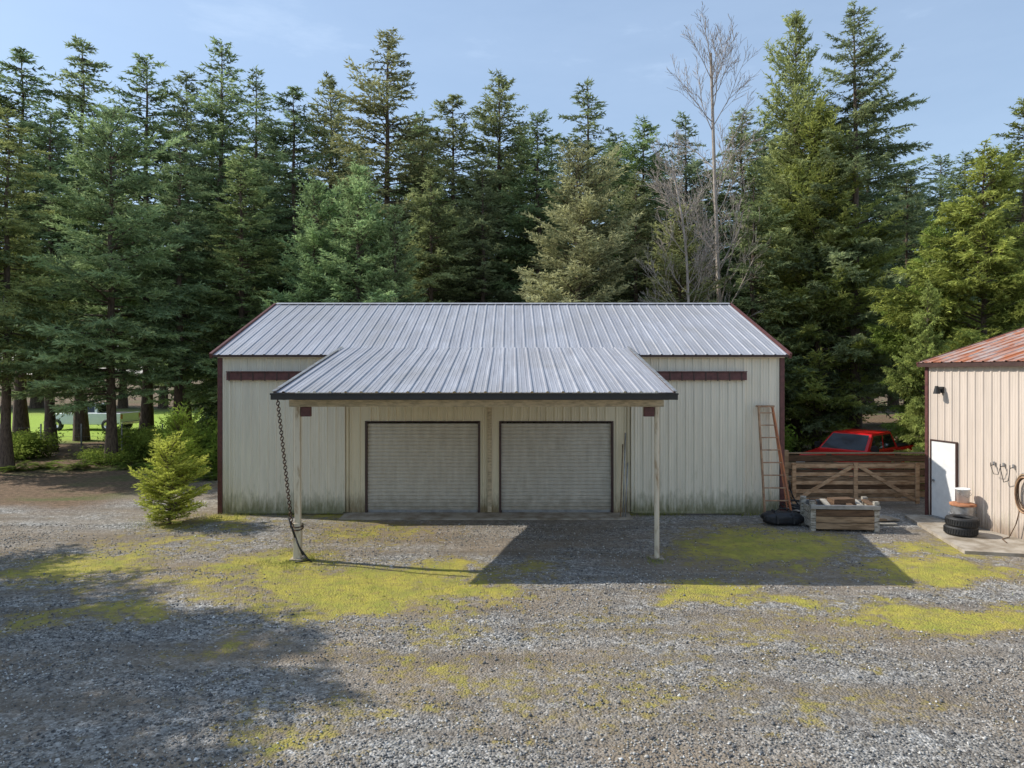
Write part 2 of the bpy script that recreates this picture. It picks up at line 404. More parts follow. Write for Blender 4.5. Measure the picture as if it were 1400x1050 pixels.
def norm(a): return a/np.maximum(np.linalg.norm(a,axis=-1,keepdims=True),1e-6)
def conifer(name,H,R,seed,z0=1.,spacing=.36,nb=6,ptop=40,pbot=-5,droop=.25,up=.14,lat=.42,tsp=.13,tl=.16,tw=.05,dens=.04,irr=.3,shape=.85,hang=.25,skip=.04,trunk=None,mat=None,belly=.18):
    rg=np.random.default_rng(seed)
    O=[];D=[];L=[];S=[];WV=[];WF=[];nv=0
    z=z0
    ph=rg.uniform(0,6.28,4)
    while z<H-.1:
        t=(z-z0)/(H-z0)
        r=R*((1-t)**shape)*min(1.,.6+t/belly*.4)+.08
        for b in range(rg.integers(nb-1,nb+2)):
            if rg.random()<skip: continue
            az=rg.uniform(0,2*math.pi)
            lop=1+.16*math.sin(az+ph[0]+t*5)+.12*math.sin(2*az+ph[1]-t*9)+.10*math.sin(t*23+ph[2]+az)
            Lb=r*rg.uniform(1-irr,1+irr*.7)*lop
            pt=math.tan(rad(pbot+(ptop-pbot)*t**1.3+rg.uniform(-9,9)))
            dr=droop*rg.uniform(.6,1.4); uu=up*rg.uniform(.5,1.5)
            h=np.array([math.cos(az),math.sin(az),0.]); zz=z+rg.uniform(-.5,.5)*spacing
            side=np.array([-h[1],h[0],0.]); bend=rg.normal(0,.12)
            n=max(4,int(Lb/tsp))
            s=np.linspace(.12,1,n)**.85; s=np.concatenate([s,s+.02])
            def P(s):
                s=np.asarray(s)[:,None]
                return np.array([0,0,zz])+h*Lb*s+side*(bend*Lb*s*s)+np.array([0,0,1.])*Lb*(pt*s-dr*s*s+uu*s**3)
            p0=P(s); T=norm(h+side*(2*bend*s[:,None])+np.array([0,0,1.])*(pt-2*dr*s+3*uu*s*s)[:,None])
            sd=np.concatenate([np.ones(n),-np.ones(n)])
            ang=rg.uniform(.65,1.15,2*n)
            d=T*np.cos(ang)[:,None]+side*(sd*np.sin(ang))[:,None]
            d[:,2]+=rg.normal(0,.22,2*n)-hang*rg.uniform(.2,1.2,2*n)
            ll=(lat*Lb*np.clip(1.05-s,0,1)**.75*np.clip(s*3.2,0.25,1)+.10)*rg.uniform(.5,1.15,2*n)
            ll=np.minimum(ll,1.1)
            br=rg.uniform(0,.6)
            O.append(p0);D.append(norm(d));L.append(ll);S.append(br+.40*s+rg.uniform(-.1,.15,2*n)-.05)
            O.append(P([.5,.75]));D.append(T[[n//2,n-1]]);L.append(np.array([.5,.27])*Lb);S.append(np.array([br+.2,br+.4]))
            q=P([0,.35,.7,1.]); rr=np.array([.014+.010*Lb,.012+.006*Lb,.008,.003])
            k=nv
            for i in range(4):
                for j in range(3):
                    an=j*2.094; WV.append(q[i]+rr[i]*(side*math.cos(an)+np.array([0,0,1.])*math.sin(an)))
            for i in range(3):
                for j in range(3):
                    j2=(j+1)%3; a,b2,c,d2=k+i*3+j,k+i*3+j2,k+i*3+3+j2,k+i*3+3+j; WF.append((a,b2,c)); WF.append((a,c,d2))
            nv+=12
        z+=spacing*(1-.35*t)
    O.append(np.array([[0,0,H-.9],[0,0,H-.5]]));D.append(np.array([[0,0,1.],[0,0,1.]]));L.append(np.array([.8,.6]));S.append(np.array([.6,.7]))
    O=np.concatenate(O);D=np.concatenate(D);L=np.concatenate(L);S=np.concatenate(S)
    cnt=np.maximum(2,(L/dens).astype(int)); idx=np.repeat(np.arange(len(L)),cnt); m=len(idx)
    t=rg.uniform(0,1,m); d=D[idx]; base=O[idx]+d*(L[idx]*t)[:,None]
    rnd=norm(rg.normal(0,1,(m,3))); perp=norm(np.cross(d,rnd)); perp[:,2]*=.55
    out=norm(d*rg.uniform(.5,1.1,m)[:,None]+perp*.8)
    ln=tl*rg.uniform(.6,1.25,m)
    wv=norm(np.cross(out,norm(rg.normal(0,1,(m,3)))))*(tw*rg.uniform(.7,1.2,m)/2)[:,None]
    p2=base+out*ln[:,None]
    V=np.stack([base-wv,p2,base+wv],1).reshape(-1,3)
    Ft=np.arange(m*3).reshape(m,3)
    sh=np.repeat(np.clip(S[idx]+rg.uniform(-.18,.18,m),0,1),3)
    tr=trunk or H*.0125; ns=10; TV=[];TF=[]
    lv=np.linspace(0,1,9); wob=rg.normal(0,.04,(9,2))*H/20
    for i,a in enumerate(lv):
        rr=tr*(1-a)**.9+.01+(tr*.5 if i==0 else 0)
        for j in range(ns):
            an=2*math.pi*j/ns; TV.append((rr*math.cos(an)+(wob[i,0] if i else 0),rr*math.sin(an)+(wob[i,1] if i else 0),a*(H-.2)-(.15 if i==0 else 0)))
    for i in range(8):
        for j in range(ns):
            j2=(j+1)%ns; a,b,c,dd=i*ns+j,i*ns+j2,(i+1)*ns+j2,(i+1)*ns+j; TF+=[(a,b,c),(a,c,dd)]
    WV=np.array(WV);WF=np.array(WF);TV=np.array(TV);TF=np.array(TF)
    VV=np.concatenate([V,WV,TV]); FF=np.concatenate([Ft,WF+len(V),TF+len(V)+len(WV)])
    mi=np.concatenate([np.zeros(len(Ft)),np.ones(len(WF)+len(TF))])
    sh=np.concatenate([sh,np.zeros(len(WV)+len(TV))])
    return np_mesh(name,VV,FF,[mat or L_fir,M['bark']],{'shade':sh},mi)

FK=dict(tl=.22,tw=.08,dens=.066,tsp=.18)
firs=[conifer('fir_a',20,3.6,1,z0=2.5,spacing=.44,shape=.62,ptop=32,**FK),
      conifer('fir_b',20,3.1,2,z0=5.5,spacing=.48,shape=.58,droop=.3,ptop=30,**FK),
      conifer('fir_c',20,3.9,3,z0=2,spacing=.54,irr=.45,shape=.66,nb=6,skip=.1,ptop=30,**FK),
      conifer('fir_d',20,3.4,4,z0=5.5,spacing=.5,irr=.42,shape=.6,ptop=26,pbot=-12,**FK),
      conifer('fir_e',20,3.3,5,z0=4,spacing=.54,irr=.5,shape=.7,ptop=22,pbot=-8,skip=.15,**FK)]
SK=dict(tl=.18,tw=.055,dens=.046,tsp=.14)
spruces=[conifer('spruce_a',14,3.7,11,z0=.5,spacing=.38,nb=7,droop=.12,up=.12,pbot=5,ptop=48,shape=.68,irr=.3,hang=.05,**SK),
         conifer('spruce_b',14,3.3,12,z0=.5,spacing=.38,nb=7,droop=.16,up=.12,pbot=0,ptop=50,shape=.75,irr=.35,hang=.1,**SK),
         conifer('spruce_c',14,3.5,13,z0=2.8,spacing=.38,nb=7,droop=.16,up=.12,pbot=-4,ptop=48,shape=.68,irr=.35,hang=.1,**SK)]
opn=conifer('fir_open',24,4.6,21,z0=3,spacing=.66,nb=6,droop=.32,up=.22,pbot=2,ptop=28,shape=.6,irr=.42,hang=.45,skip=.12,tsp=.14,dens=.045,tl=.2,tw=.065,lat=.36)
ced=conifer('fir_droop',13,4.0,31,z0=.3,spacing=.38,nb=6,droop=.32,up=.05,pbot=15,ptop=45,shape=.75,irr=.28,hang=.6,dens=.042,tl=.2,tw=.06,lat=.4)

DARK=(.85,.95,.88); MID=(1.05,1.12,.98); LITE=(1.3,1.36,1.12); BLUE=(1.2,1.34,1.18); SUN=(1.15,1.25,.62); BRN=(1.2,1.08,.78)
rt=np.random.default_rng(9)
def tree(name,me,H0,px,top,Y,wide=1.,col=MID):
    X=(px-700)/F*Y; h=CH+(HY-top)/F*Y; s=h/H0
    z=float(height(np.array([X]),np.array([Y]))[0])-.05
    return put(name,me,(X,Y,z),rt.uniform(0,6.28),(s*wide,s*wide,s),tuple(c*rt.uniform(.9,1.1) for c in col))
FT=[
 (30,66,37,3,1.15,MID),(112,52,38,3,1.05,MID),(-60,40,35,1,1.2,DARK),(200,76,38,1,1.1,MID),(255,98,40,1,1.0,DARK),(303,55,38,2,1.0,MID),(350,92,41,4,1.0,DARK),
 (402,118,37,3,1.1,MID),(452,104,39,0,1.0,MID),(530,42,35,2,1.15,MID),(578,150,38,4,1.2,DARK),(620,130,37,3,1.15,MID),(683,104,38,0,1.15,MID),
 (735,155,36,2,1.1,DARK),(803,108,38,4,1.2,MID),(845,200,40,3,1.2,DARK),(880,165,39,0,1.15,MID),(937,160,37,2,1.1,MID),(1015,150,36,1,1.2,MID),(1240,235,33,3,1.1,MID),
 (70,150,33,1,1.1,DARK),(245,185,31,3,1.15,DARK),(330,200,32,0,1.15,MID),(590,235,31,0,1.2,MID),(660,215,33,2,1.1,DARK),(870,240,33,0,1.2,MID),(1030,230,31,2,1.1,MID)]
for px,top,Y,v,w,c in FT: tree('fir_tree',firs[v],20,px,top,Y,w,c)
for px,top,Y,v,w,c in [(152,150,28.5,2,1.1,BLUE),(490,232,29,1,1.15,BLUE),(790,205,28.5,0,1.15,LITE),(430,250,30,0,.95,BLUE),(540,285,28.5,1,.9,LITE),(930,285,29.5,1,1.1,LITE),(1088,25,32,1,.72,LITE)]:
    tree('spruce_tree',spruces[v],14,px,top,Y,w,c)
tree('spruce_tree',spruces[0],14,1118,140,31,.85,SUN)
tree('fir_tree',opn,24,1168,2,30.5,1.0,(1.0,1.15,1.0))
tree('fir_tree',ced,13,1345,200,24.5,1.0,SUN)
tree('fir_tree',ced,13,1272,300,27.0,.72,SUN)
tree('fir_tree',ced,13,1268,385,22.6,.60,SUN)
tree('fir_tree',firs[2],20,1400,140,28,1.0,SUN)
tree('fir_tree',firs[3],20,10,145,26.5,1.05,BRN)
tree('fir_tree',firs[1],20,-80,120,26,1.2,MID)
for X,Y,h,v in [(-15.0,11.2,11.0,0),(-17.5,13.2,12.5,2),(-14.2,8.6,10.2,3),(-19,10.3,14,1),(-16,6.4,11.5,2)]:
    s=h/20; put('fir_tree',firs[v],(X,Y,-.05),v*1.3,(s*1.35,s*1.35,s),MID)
dt=empty('distant_trees')
for row,(Y,cnt,top) in enumerate([(48,24,150),(72,24,150)]):
    for i in range(cnt):
        px=-100+1600*(i+rt.uniform(-.3,.3))/cnt; X=(px-700)/F*Y
        if px<270 and Y<60 : continue
        h=CH+(HY-(top+rt.uniform(0,120)))/F*Y; s=h/20
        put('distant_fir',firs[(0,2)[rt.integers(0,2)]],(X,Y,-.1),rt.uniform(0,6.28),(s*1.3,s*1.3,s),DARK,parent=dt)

# young fir
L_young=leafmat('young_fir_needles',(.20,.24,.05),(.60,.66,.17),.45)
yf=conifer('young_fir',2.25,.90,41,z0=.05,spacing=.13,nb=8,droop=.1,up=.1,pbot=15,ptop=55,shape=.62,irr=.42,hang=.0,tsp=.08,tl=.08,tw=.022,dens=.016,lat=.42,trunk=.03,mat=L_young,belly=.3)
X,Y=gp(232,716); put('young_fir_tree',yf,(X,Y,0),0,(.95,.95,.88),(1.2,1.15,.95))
X,Y=gp(245,668); put('young_fir_tree',yf,(X,Y,0),2,(.95,.95,1.05),(.8,.95,.7))

def shrub(name,R,H,n,seed,ls=.07,mat=L_leaf):
    rg=np.random.default_rng(seed); k=26
    cc=np.stack([rg.normal(0,R*.45,k),rg.normal(0,R*.45,k),rg.uniform(.1,.85,k)*H],-1)
    ci=rg.integers(0,k,n); p=cc[ci]+rg.normal(0,1,(n,3))*np.array([.22*R,.22*R,.16*H]); p[:,2]=np.abs(p[:,2])
    d=norm(rg.normal(0,1,(n,3))); w=norm(np.cross(d,rg.normal(0,1,(n,3))))*.4
    l=(ls*rg.uniform(.5,1.3,n))[:,None]
    V=np.stack([p-d*l,p+w*l,p+d*l,p-w*l],1).reshape(-1,3)
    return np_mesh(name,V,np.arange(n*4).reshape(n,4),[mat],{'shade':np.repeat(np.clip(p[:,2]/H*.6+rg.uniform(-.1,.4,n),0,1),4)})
sh1=shrub('shrub_a',1.0,1.3,5000,1); sh2=shrub('shrub_b',1.3,.8,5000,2,.06)
def fern(name,seed):
    rg=np.random.default_rng(seed); V=[];Fq=[];S=[]
    for i in range(26):
        az=rg.uniform(0,6.28); L=rg.uniform(.5,.95); e=rg.uniform(.5,1.1)
        h=np.array([math.cos(az),math.sin(az),0]); sd=np.array([-h[1],h[0],0])
        for s in np.linspace(.1,1,18):
            p=h*L*s+np.array([0,0,L*(e*s-.75*s*s)])
            for q in (1,-1):
                l=.16*math.sin(min(1,s*1.05+.08)*3.0)*.9+.02; k=len(V)
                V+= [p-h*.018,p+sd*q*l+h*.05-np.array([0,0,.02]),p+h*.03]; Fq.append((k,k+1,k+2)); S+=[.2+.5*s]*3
    return np_mesh(name,np.array(V),np.array(Fq),[L_leaf],{'shade':S})
fe=fern('fern',3)
for i,(px,py,k,s) in enumerate([(40,626,0,.95),(150,634,1,.9),(205,630,0,1.1),(270,636,0,1.1),(250,626,1,1.5),(-20,632,1,1.5),(298,622,0,1.4),(190,610,1,1.2),(5,612,1,1.3)]):
    X,Y=gp(px,py); put('shrub',(sh1,sh2)[k],(X,Y,0),i*1.1,(s,s,s*rt.uniform(.7,1.1)),(1.1,1.1,.85))
for i,(px,py) in enumerate([(232,642),(262,648),(215,640),(282,645),(180,641),(60,640),(20,644),(110,640),(285,655),(245,652)]):
    X,Y=gp(px,py); put('fern_plant',fe,(X,Y,0),i*1.7,(1.1,)*3,(1,1.05,.8))
for i,(X,Y,s) in enumerate([(10.2,27.5,1.3),(8.3,25.8,1.2),(-10.3,26,1.5),(16.5,24.5,1.3)]):
    put('shrub',sh1,(X,Y,0),i*1.9,(s,s,s),(1,1.1,.7))

# grass blades
rg=np.random.default_rng(77)
xs=[];ys=[]
for cx,cy,hw,hh,n in [(500,800,200,34,900),(390,765,60,16,1800),(480,726,150,18,1500),(130,772,130,24,400),(290,712,60,8,900),(1040,750,120,26,400),(1290,845,190,20,300),(640,812,80,16,200),(1310,782,110,20,200),(897,768,14,5,260),(410,765,25,6,600),(230,718,60,7,900),(700,930,500,90,350)]:
    px=rg.normal(cx,hw*.55,n); py=np.maximum(rg.normal(cy,hh*.55,n),703)
    d=CH*F/(py-HY); xs.append((px-700)/F*d); ys.append(d)
n=2600; xs.append(rg.uniform(-7.9,7.3,n)); ys.append(18.42-np.abs(rg.normal(0,.14,n)))
x=np.concatenate(xs); y=np.concatenate(ys)
k=(fbm(x*2.2,y*2.2,5)>.47)&~((x>-4.5)&(x<3.1)&(y>17.5)); x=x[k];y=y[k];n=len(x)
z=height(x,y); hgt=rg.uniform(.02,.055,n)*(1+1.0*(y>17.8)); az=rg.uniform(0,6.28,n); le=rg.normal(0,.5,(n,2))*hgt[:,None]
c=np.cos(az)*.006;s_=np.sin(az)*.006
V=np.stack([np.stack([x-c,y-s_,z-.005],-1),np.stack([x+c,y+s_,z-.005],-1),np.stack([x+le[:,0],y+le[:,1],z+hgt],-1)],1).reshape(-1,3)
put('grass',np_mesh('grass',V,np.arange(n*3).reshape(n,3),[L_grass],{'shade':np.repeat(rg.uniform(0,1,n),3)}),col=(1,1,1))
def bare(name,H,seed,r0=.12):
    rg=np.random.default_rng(seed); mb=MB()
    def grow(p,d,L,r,lev,t0=0):
        seg=(12,6,4,3)[lev]
        for i in range(seg):
            q=p+d*(L/seg); t=(i+1)/seg
            r2=max(r*(1-.9/seg),.007)
            mb.cyl(p,q,r,r2,'bark_pale',(6,4,3,3)[lev],False)
            if lev<3:
                nc=(0 if i<3 else 3) if lev==0 else (0 if i==0 else 2)
                for c in range(nc):
                    ax=Vector(rg.normal(0,1,3)); perp=d.cross(ax).normalized()
                    a=rg.uniform(.45,.95) if lev==0 else rg.uniform(.4,.8)
                    nd=(d*math.cos(a)+perp*math.sin(a)+Vector((0,0,.12))).normalized()
                    pp=p.lerp(q,rg.uniform(0,1))
                    ll=H*.26*(1-.5*t) if lev==0 else L*(.55-.25*t)
                    grow(pp,nd,ll*rg.uniform(.75,1.25),max(r2*(.38 if lev==0 else .55),.009),lev+1)
            p=q; r=r2
            d=(d+Vector(rg.normal(0,.025 if lev==0 else .10,3))+Vector((0,0,.05 if lev==0 else .07))).normalized()
    grow(Vector((0,0,0)),Vector((0,0,1)),H,r0,0)
    return mb.obj(name)
b=bare('bare_tree',17.8,23,.15); b.location=((988-700)/F*30,30,0)
b2=bare('bare_tree',12.2,15,.10); b2.location=((950-700)/F*28,28,0)

# ------------------------------------------------------------ main building
W0,W1=-7.93,7.34; D=18.5; EZ=4.27; RY=23.35; RZ=6.13; BY=28.2
bld=empty('metal_garage_building')
mb=MB()
def wseg(x0,x1,z0,z1,mat,y=D,pitch=.229):
    mb.ribbed((x0,y,z0),(1,0,0),(0,0,1),(0,-1,0),x1-x0,z1-z0,pitch,.022,mat)
wseg(W0,-4.48,.0,EZ,'wall'); wseg(3.2,W1,0,EZ,'wall')
d1=(-3.95,-.89); d2=(-.32,2.72); DZ=2.48
wseg(-4.48,d1[0],0,EZ,'wall2'); wseg(d1[1],d2[0],0,EZ,'wall2'); wseg(d2[1],3.2,0,EZ,'wall2')
wseg(d1[0],d1[1],DZ,EZ,'wall2'); wseg(d2[0],d2[1],DZ,EZ,'wall2')
mb.ribbed((W0,BY,0),(0,-1,0),(0,0,1),(-1,0,0),BY-D,EZ,.229,.022,'wall')
mb.ribbed((W1,D,0),(0,1,0),(0,0,1),(1,0,0),BY-D,EZ,.229,.022,'wall')
mb.ribbed((W1,BY,0),(-1,0,0),(0,0,1),(0,1,0),W1-W0,EZ,.229,.022,'wall')
for x in (W0,W1): mb.poly([(x,D,EZ),(x,BY,EZ),(x,RY,RZ-.03)],'wall')
mb.obj('walls',bld)
mb=MB()
for x0,x1 in ((-7.63,-4.50),(3.21,6.27)):
    mb.ribbed((x0,D-.09,.07),(1,0,0),(0,0,1),(0,-1,0),x1-x0,3.6,.229,.022,'wall')
    for a in (x0,x1-.05): mb.box(a,a+.05,D-.12,D-.03,.065,3.67,'wall')
    mb.box(x0+.05,x1-.05,D-.118,D-.03,.03,.085,'wall')
mb.obj('sliding_doors',bld)
mb=MB()
mb.box(-7.66,-3.9,D-.20,D-.03,3.62,3.83,'maroon'); mb.box(2.9,6.30,D-.20,D-.03,3.62,3.83,'maroon')
mb.box(-7.66,-3.9,D-.235,D-.03,3.832,3.86,'maroon'); mb.box(2.9,6.30,D-.235,D-.03,3.832,3.86,'maroon')
for x0_,x1_ in ((-7.6,-5),(3.9,6.25)):
    x=x0_
    while x<x1_: mb.box(x,x+.035,D-.212,D-.2,3.60,3.83,'brown'); x+=.32
for x in (W0-.03,W1-.09): mb.box(x,x+.12,D-.05,D+.06,0,EZ-.02,'maroon')
mb.obj('track_and_corner_trim',bld,bevel=.008)
mb=MB()
for a,b_ in (d1,d2):
    z=.07; n=24; hs=(DZ-.03-.07)/n; k=len(mb.v); y0=D+.07
    for i in range(n):
        zz=z+i*hs
        for dy,dz in ((.0,.0),(-.022,hs*.25),(-.022,hs*.75),(0,hs*.96)):
            mb.v.append((a+.03,y0+dy,zz+dz)); mb.v.append((b_-.03,y0+dy,zz+dz))
    mi=mb.mi('door')
    for i in range(n*4-1):
        q=k+2*i; mb.f.append((q,q+1,q+3,q+2)); mb.m.append(mi)
    mb.box(a+.05,b_-.05,D+.02,D+.075,.03,.10,'steel')
mb.obj('roll_up_doors',bld)
mb=MB()
for a,b_ in (d1,d2):
    mb.box(a-.03,a+.03,D-.03,D+.12,.02,DZ,'brown'); mb.box(b_-.03,b_+.03,D-.03,D+.12,.02,DZ,'brown')
    mb.box(a-.03,b_+.03,D-.033,D+.12,DZ+.001,DZ+.03,'brown')
mb.box(-.66,-.55,D-.06,D-.03,.05,2.9,'beam')
mb.box(-4.49,-4.42,D-.05,D-.025,.05,3.6,'wall2'); mb.box(3.12,3.19,D-.05,D-.025,.05,3.6,'wall2')
mb.obj('door_frames',bld,bevel=.006)
def slope_sheet(mb,x0,x1,ya,za,yb,zb,pitch,mat,h=.022):
    v=Vector((0,yb-ya,zb-za)); nn=Vector((1,0,0)).cross(v).normalized()
    if nn.z<0: nn=-nn
    mb.ribbed((x0,ya,za),(1,0,0),v,nn,x1-x0,v.length,pitch,h,mat,True)
mb=MB(); RX0,RX1=W0-.10,W1+.08
slope_sheet(mb,RX0,RX1,18.33,EZ+.03,RY,RZ+.03,.305,'roof',.02)
slope_sheet(mb,RX0,RX1,BY+.15,EZ+.03,RY,RZ+.03,.305,'roof')
mb.obj('roof',bld)
mb=MB()
mb.beam((RX0-.05,18.30,EZ+.0),(RX0-.05,RY,RZ+.0),.07,.14,'maroon'); mb.beam((RX1+.05,18.30,EZ),(RX1+.05,RY,RZ),.07,.14,'maroon')
mb.beam((RX0-.05,BY+.18,EZ+.0),(RX0-.05,RY+.01,RZ+.0),.07,.14,'maroon'); mb.beam((RX1+.05,BY+.18,EZ),(RX1+.05,RY+.01,RZ),.07,.14,'maroon')
mb.box(RX0,-4.7,18.30,18.36,EZ-.03,EZ+.02,'brown'); mb.box(3.25,RX1,18.30,18.36,EZ-.03,EZ+.02,'brown')
mb.box(W0,W1,18.37,18.47,EZ-.05,EZ-.01,'wall')
mb.poly([(RX0,RY-.16,RZ+.015),(RX1,RY-.16,RZ+.015),(RX1,RY,RZ+.075),(RX0,RY,RZ+.075)],'roof')
mb.poly([(RX0,RY,RZ+.075),(RX1,RY,RZ+.075),(RX1,RY+.16,RZ+.015),(RX0,RY+.16,RZ+.015)],'roof')
mb.obj('roof_trim',bld)
CX0,CX1=-4.64,3.17; CY0,CZ0=13.4,3.44; CY1=18.75; CZ1=EZ+.03+(CY1-18.33)*(RZ-EZ)/(RY-18.33)+.045
mb=MB(); slope_sheet(mb,CX0,CX1,CY0,CZ0,CY1,CZ1,.305,'roof',.024)
cs=(CZ1-CZ0)/(CY1-CY0)
mb.obj('carport_roof',bld)
mb=MB()
for x in (CX0-.02,CX1+.02): mb.beam((x,CY0-.02,CZ0-.06),(x,18.3,CZ0-.06+cs*4.9),.04,.15,'brown')
for x in (CX0-.03,CX1+.03): mb.beam((x,CY0-.02,CZ0+.028),(x,CY1,CZ0+.028+cs*5.35),.08,.014,'galv')
mb.box(CX0-.06,CX1+.06,13.28,13.40,3.30,3.41,'gutter'); mb.box(CX0-.07,CX1+.07,13.265,13.285,3.395,3.43,'gutter')
mb.obj('gutter_and_fascia',bld,bevel=.006)
mb=MB()
mb.box(-4.55,3.10,13.93,14.07,3.13,3.27,'beam')
for x in np.linspace(-4.5,3.05,9):
    mb.beam((x,13.45,3.35),(x,18.35,3.35+cs*4.9),.05,.13,'beam')
for q in range(5):
    y=14.6+q*.8; mb.box(CX0+.03,CX1-.03,y,y+.09,CZ0+cs*(y-CY0)-.055,CZ0+cs*(y-CY0)-.012,'beam')
mb.obj('carport_beams',bld)
PX0,PX1=-4.39,2.97
mb=MB()
mb.box(PX0-.055,PX0+.055,13.945,14.055,0,3.13,'post'); mb.box(PX0-.075,PX0+.075,13.92,14.08,-.02,.75,'post')
mb.cyl((PX1,14,0),(PX1,14,3.13),.052,.052,'post',16); mb.box(PX1-.13,PX1+.13,13.87,14.13,-.02,.04,'concrete')
mb.box(PX0-.14,PX0+.14,13.86,14.14,-.02,.03,'concrete')
mb.obj('carport_posts',bld,bevel=.006)
mb=MB()
for x0,x1 in ((PX0+.065,PX0+.27),(PX1-.27,PX1-.06)): mb.box(x0,x1,13.95,14.05,2.93,3.125,'maroon')
mb.obj('post_brackets',bld,bevel=.01)
mb=MB(); mb.box(-4.5,3.15,17.7,D+.15,-.1,.035,'concrete'); mb.box(W0,W1,D-.03,D+.05,-.1,.022,'concrete')
mb.obj('door_apron',bld,bevel=.01)

# chain + hose on post
mb=MB(); A=Vector((-4.72,13.75,3.27)); B=Vector((-4.47,13.86,.72)); nl=44
for i in range(nl):
    t=i/(nl-1); p=A.lerp(B,t)
    mb.torus(p,.030,.0095,'chain',Matrix.Rotation(.098,3,'Y')@Matrix.Rotation(i*math.pi/2+.5,3,'Z')@Matrix.Rotation(math.pi/2,3,'Y'),12,5,1.35)
for q in range(2): mb.torus((PX0,14,.70-.06*q),.105,.012,'chain',Matrix.Rotation(.25,3,'X'),16,6)
mb.obj('chain',smooth=True)
mb=MB(); mb.tube([(-4.52,13.8,.9),(-4.38,13.78,.5),(-4.2,13.72,.16),(-4.02,13.7,.03)],.018,'black',8); mb.tube([(-4.45,13.82,.7),(-4.3,13.8,.3),(-4.1,13.8,.03),(-4.35,13.7,.025)],.014,'black',8)
mb.obj('rubber_hose',smooth=True)
mb=MB(); 
for x,l,m in ((3.0,2.2,'galv'),(2.93,1.9,'wood'),(3.06,1.4,'galv')): mb.cyl((x-.08,17.95,.03),(x+.05,18.36,l),.018,.018,m,8)
mb.obj('leaning_pipes',smooth=True)

# ladder
mb=MB()
def rp(px,py,y): return Vector(((px-700)/F*y,y,CH-(py-HY)/F*y))
yt,yb=18.30,17.75
LT,LB=rp(1037,557,yt),Vector(((1046-700)/F*yb,yb,.02)); RT,RB=rp(1056,557,yt),Vector(((1083-700)/F*yb,yb,.02))
mb.beam(LT,LB,.04,.08,'rung',(0,1,0)); mb.beam(RT,RB,.04,.08,'fiberglass',(0,1,0))
for i in range(9):
    t=.05+i*.113; a=LT.lerp(LB,t); b_=RT.lerp(RB,t); mb.beam(a,b_,.07,.026,'rung')
off=Vector((.02,.10,0)); 
mb.beam(RT+off,RB+off*.4+Vector((-.03,.15,0)),.03,.03,'fiberglass',(0,1,0))
mb.beam(LT+Vector((-.04,.03,.03)),RT+Vector((.04,.03,.03)),.16,.05,'rung')
mb.obj('ladder',bevel=.004)

# bag
def blob(name,c,size,mat,seed,lump=.12,sub=4):
    import bmesh
    bm=bmesh.new(); bmesh.ops.create_icosphere(bm,subdivisions=sub,radius=1)
    co=np.array([v.co[:] for v in bm.verts])
    n1=fbm(co[:,0]*2.2+5,co[:,1]*2.2+co[:,2]*1.7,seed)-.5; n2=fbm(co[:,0]*6,co[:,2]*6+co[:,1]*5,seed+4)-.5
    sq=np.sign(co)*np.abs(co)**.75
    for v,a,b_,c0 in zip(bm.verts,n1,n2,sq): v.co=Vector(c0)*(1+a*lump*3+b_*lump)
    me=bpy.data.meshes.new(name); bm.to_mesh(me); bm.free(); me.materials.append(M[mat])
    me.polygons.foreach_set('use_smooth',[True]*len(me.polygons))
    o=bpy.data.objects.new(name,me); scene.collection.objects.link(o); o.location=c; o.scale=size; return o
bag=empty('duffel_bag',(6.78,17.15,0))
o=blob('bag_body',(0,0,.17),(.50,.24,.17),'blackbag',3); o.parent=bag
mb=MB()
for sx_ in (-.2,.2):
    pts=[(sx_,-.27,.08),(sx_,-.24,.25),(sx_,-.1,.365),(sx_,.1,.365),(sx_,.24,.25)]
    for a,b_ in zip(pts[:-1],pts[1:]): mb.beam(a,b_,.04,.012,'black')
mb.tube([(-.2,-.1,.36),(-.1,-.1,.43),(.1,-.1,.43),(.2,-.1,.36)],.013,'black')
mb.obj('bag_straps',bag)
mb=MB(); rr_=np.random.default_rng(4)
for i in range(7): mb.torus((7.65+rr_.normal(0,.08),18.3+rr_.normal(0,.08),.05+.045*i),.34+rr_.normal(0,.04),.02,'black',Matrix.Rotation(rr_.normal(0,.12),3,'X')@Matrix.Rotation(rr_.normal(0,.12),3,'Y'),26,6)
pts=[Vector((7.4+.07*i,18.25+.05*math.sin(i),.9*math.exp(-i*.35)+.03)) for i in range(12)]
mb.tube(pts,.02,'black')
mb.obj('garden_hose',smooth=True)

# trough
cr=empty('wooden_trough',(8.02,16.75,0),rad(-4))
mb=MB()
w,dp,hgt=.74,.32,.66
for sx_ in (-w,w):
    for sy in (-dp,dp): mb.box(sx_-.06,sx_+.06,sy-.05,sy+.05,0,hgt+.07,'wood_grey')
for sy in (-dp-.035,dp+.035):
    for i,z in enumerate((.06,.22,.38)): mb.box(-w+.062,w-.062,sy-.02,sy+.02,z,z+.145,('wood','wood','wood_dark')[i])
    mb.box(-w-.07,w+.07,sy-.055,sy+.03,.545,.64,'steel')
for sx_ in (-w,w):
    for z in (.08,.25,.42): mb.box(sx_-.02,sx_+.02,-dp+.052,dp-.052,z,z+.15,'wood_grey')
mb.box(-w+.02,w-.02,-dp+.02,dp-.02,.50,.54,'wood_dark')
for i in range(6): mb.beam((-w+.1+.27*i,-dp+.05,.58+.03*(i%2)),(-w+.2+.25*i,dp-.05,.66),.14,.04,('wood_dark','wood_grey')[i%3==1])
mb.box(-.2,.35,-.12,.18,.56,.74,'wood_dark',Matrix.Rotation(.2,3,'Z'))
mb.obj('boards',cr,bevel=.006)
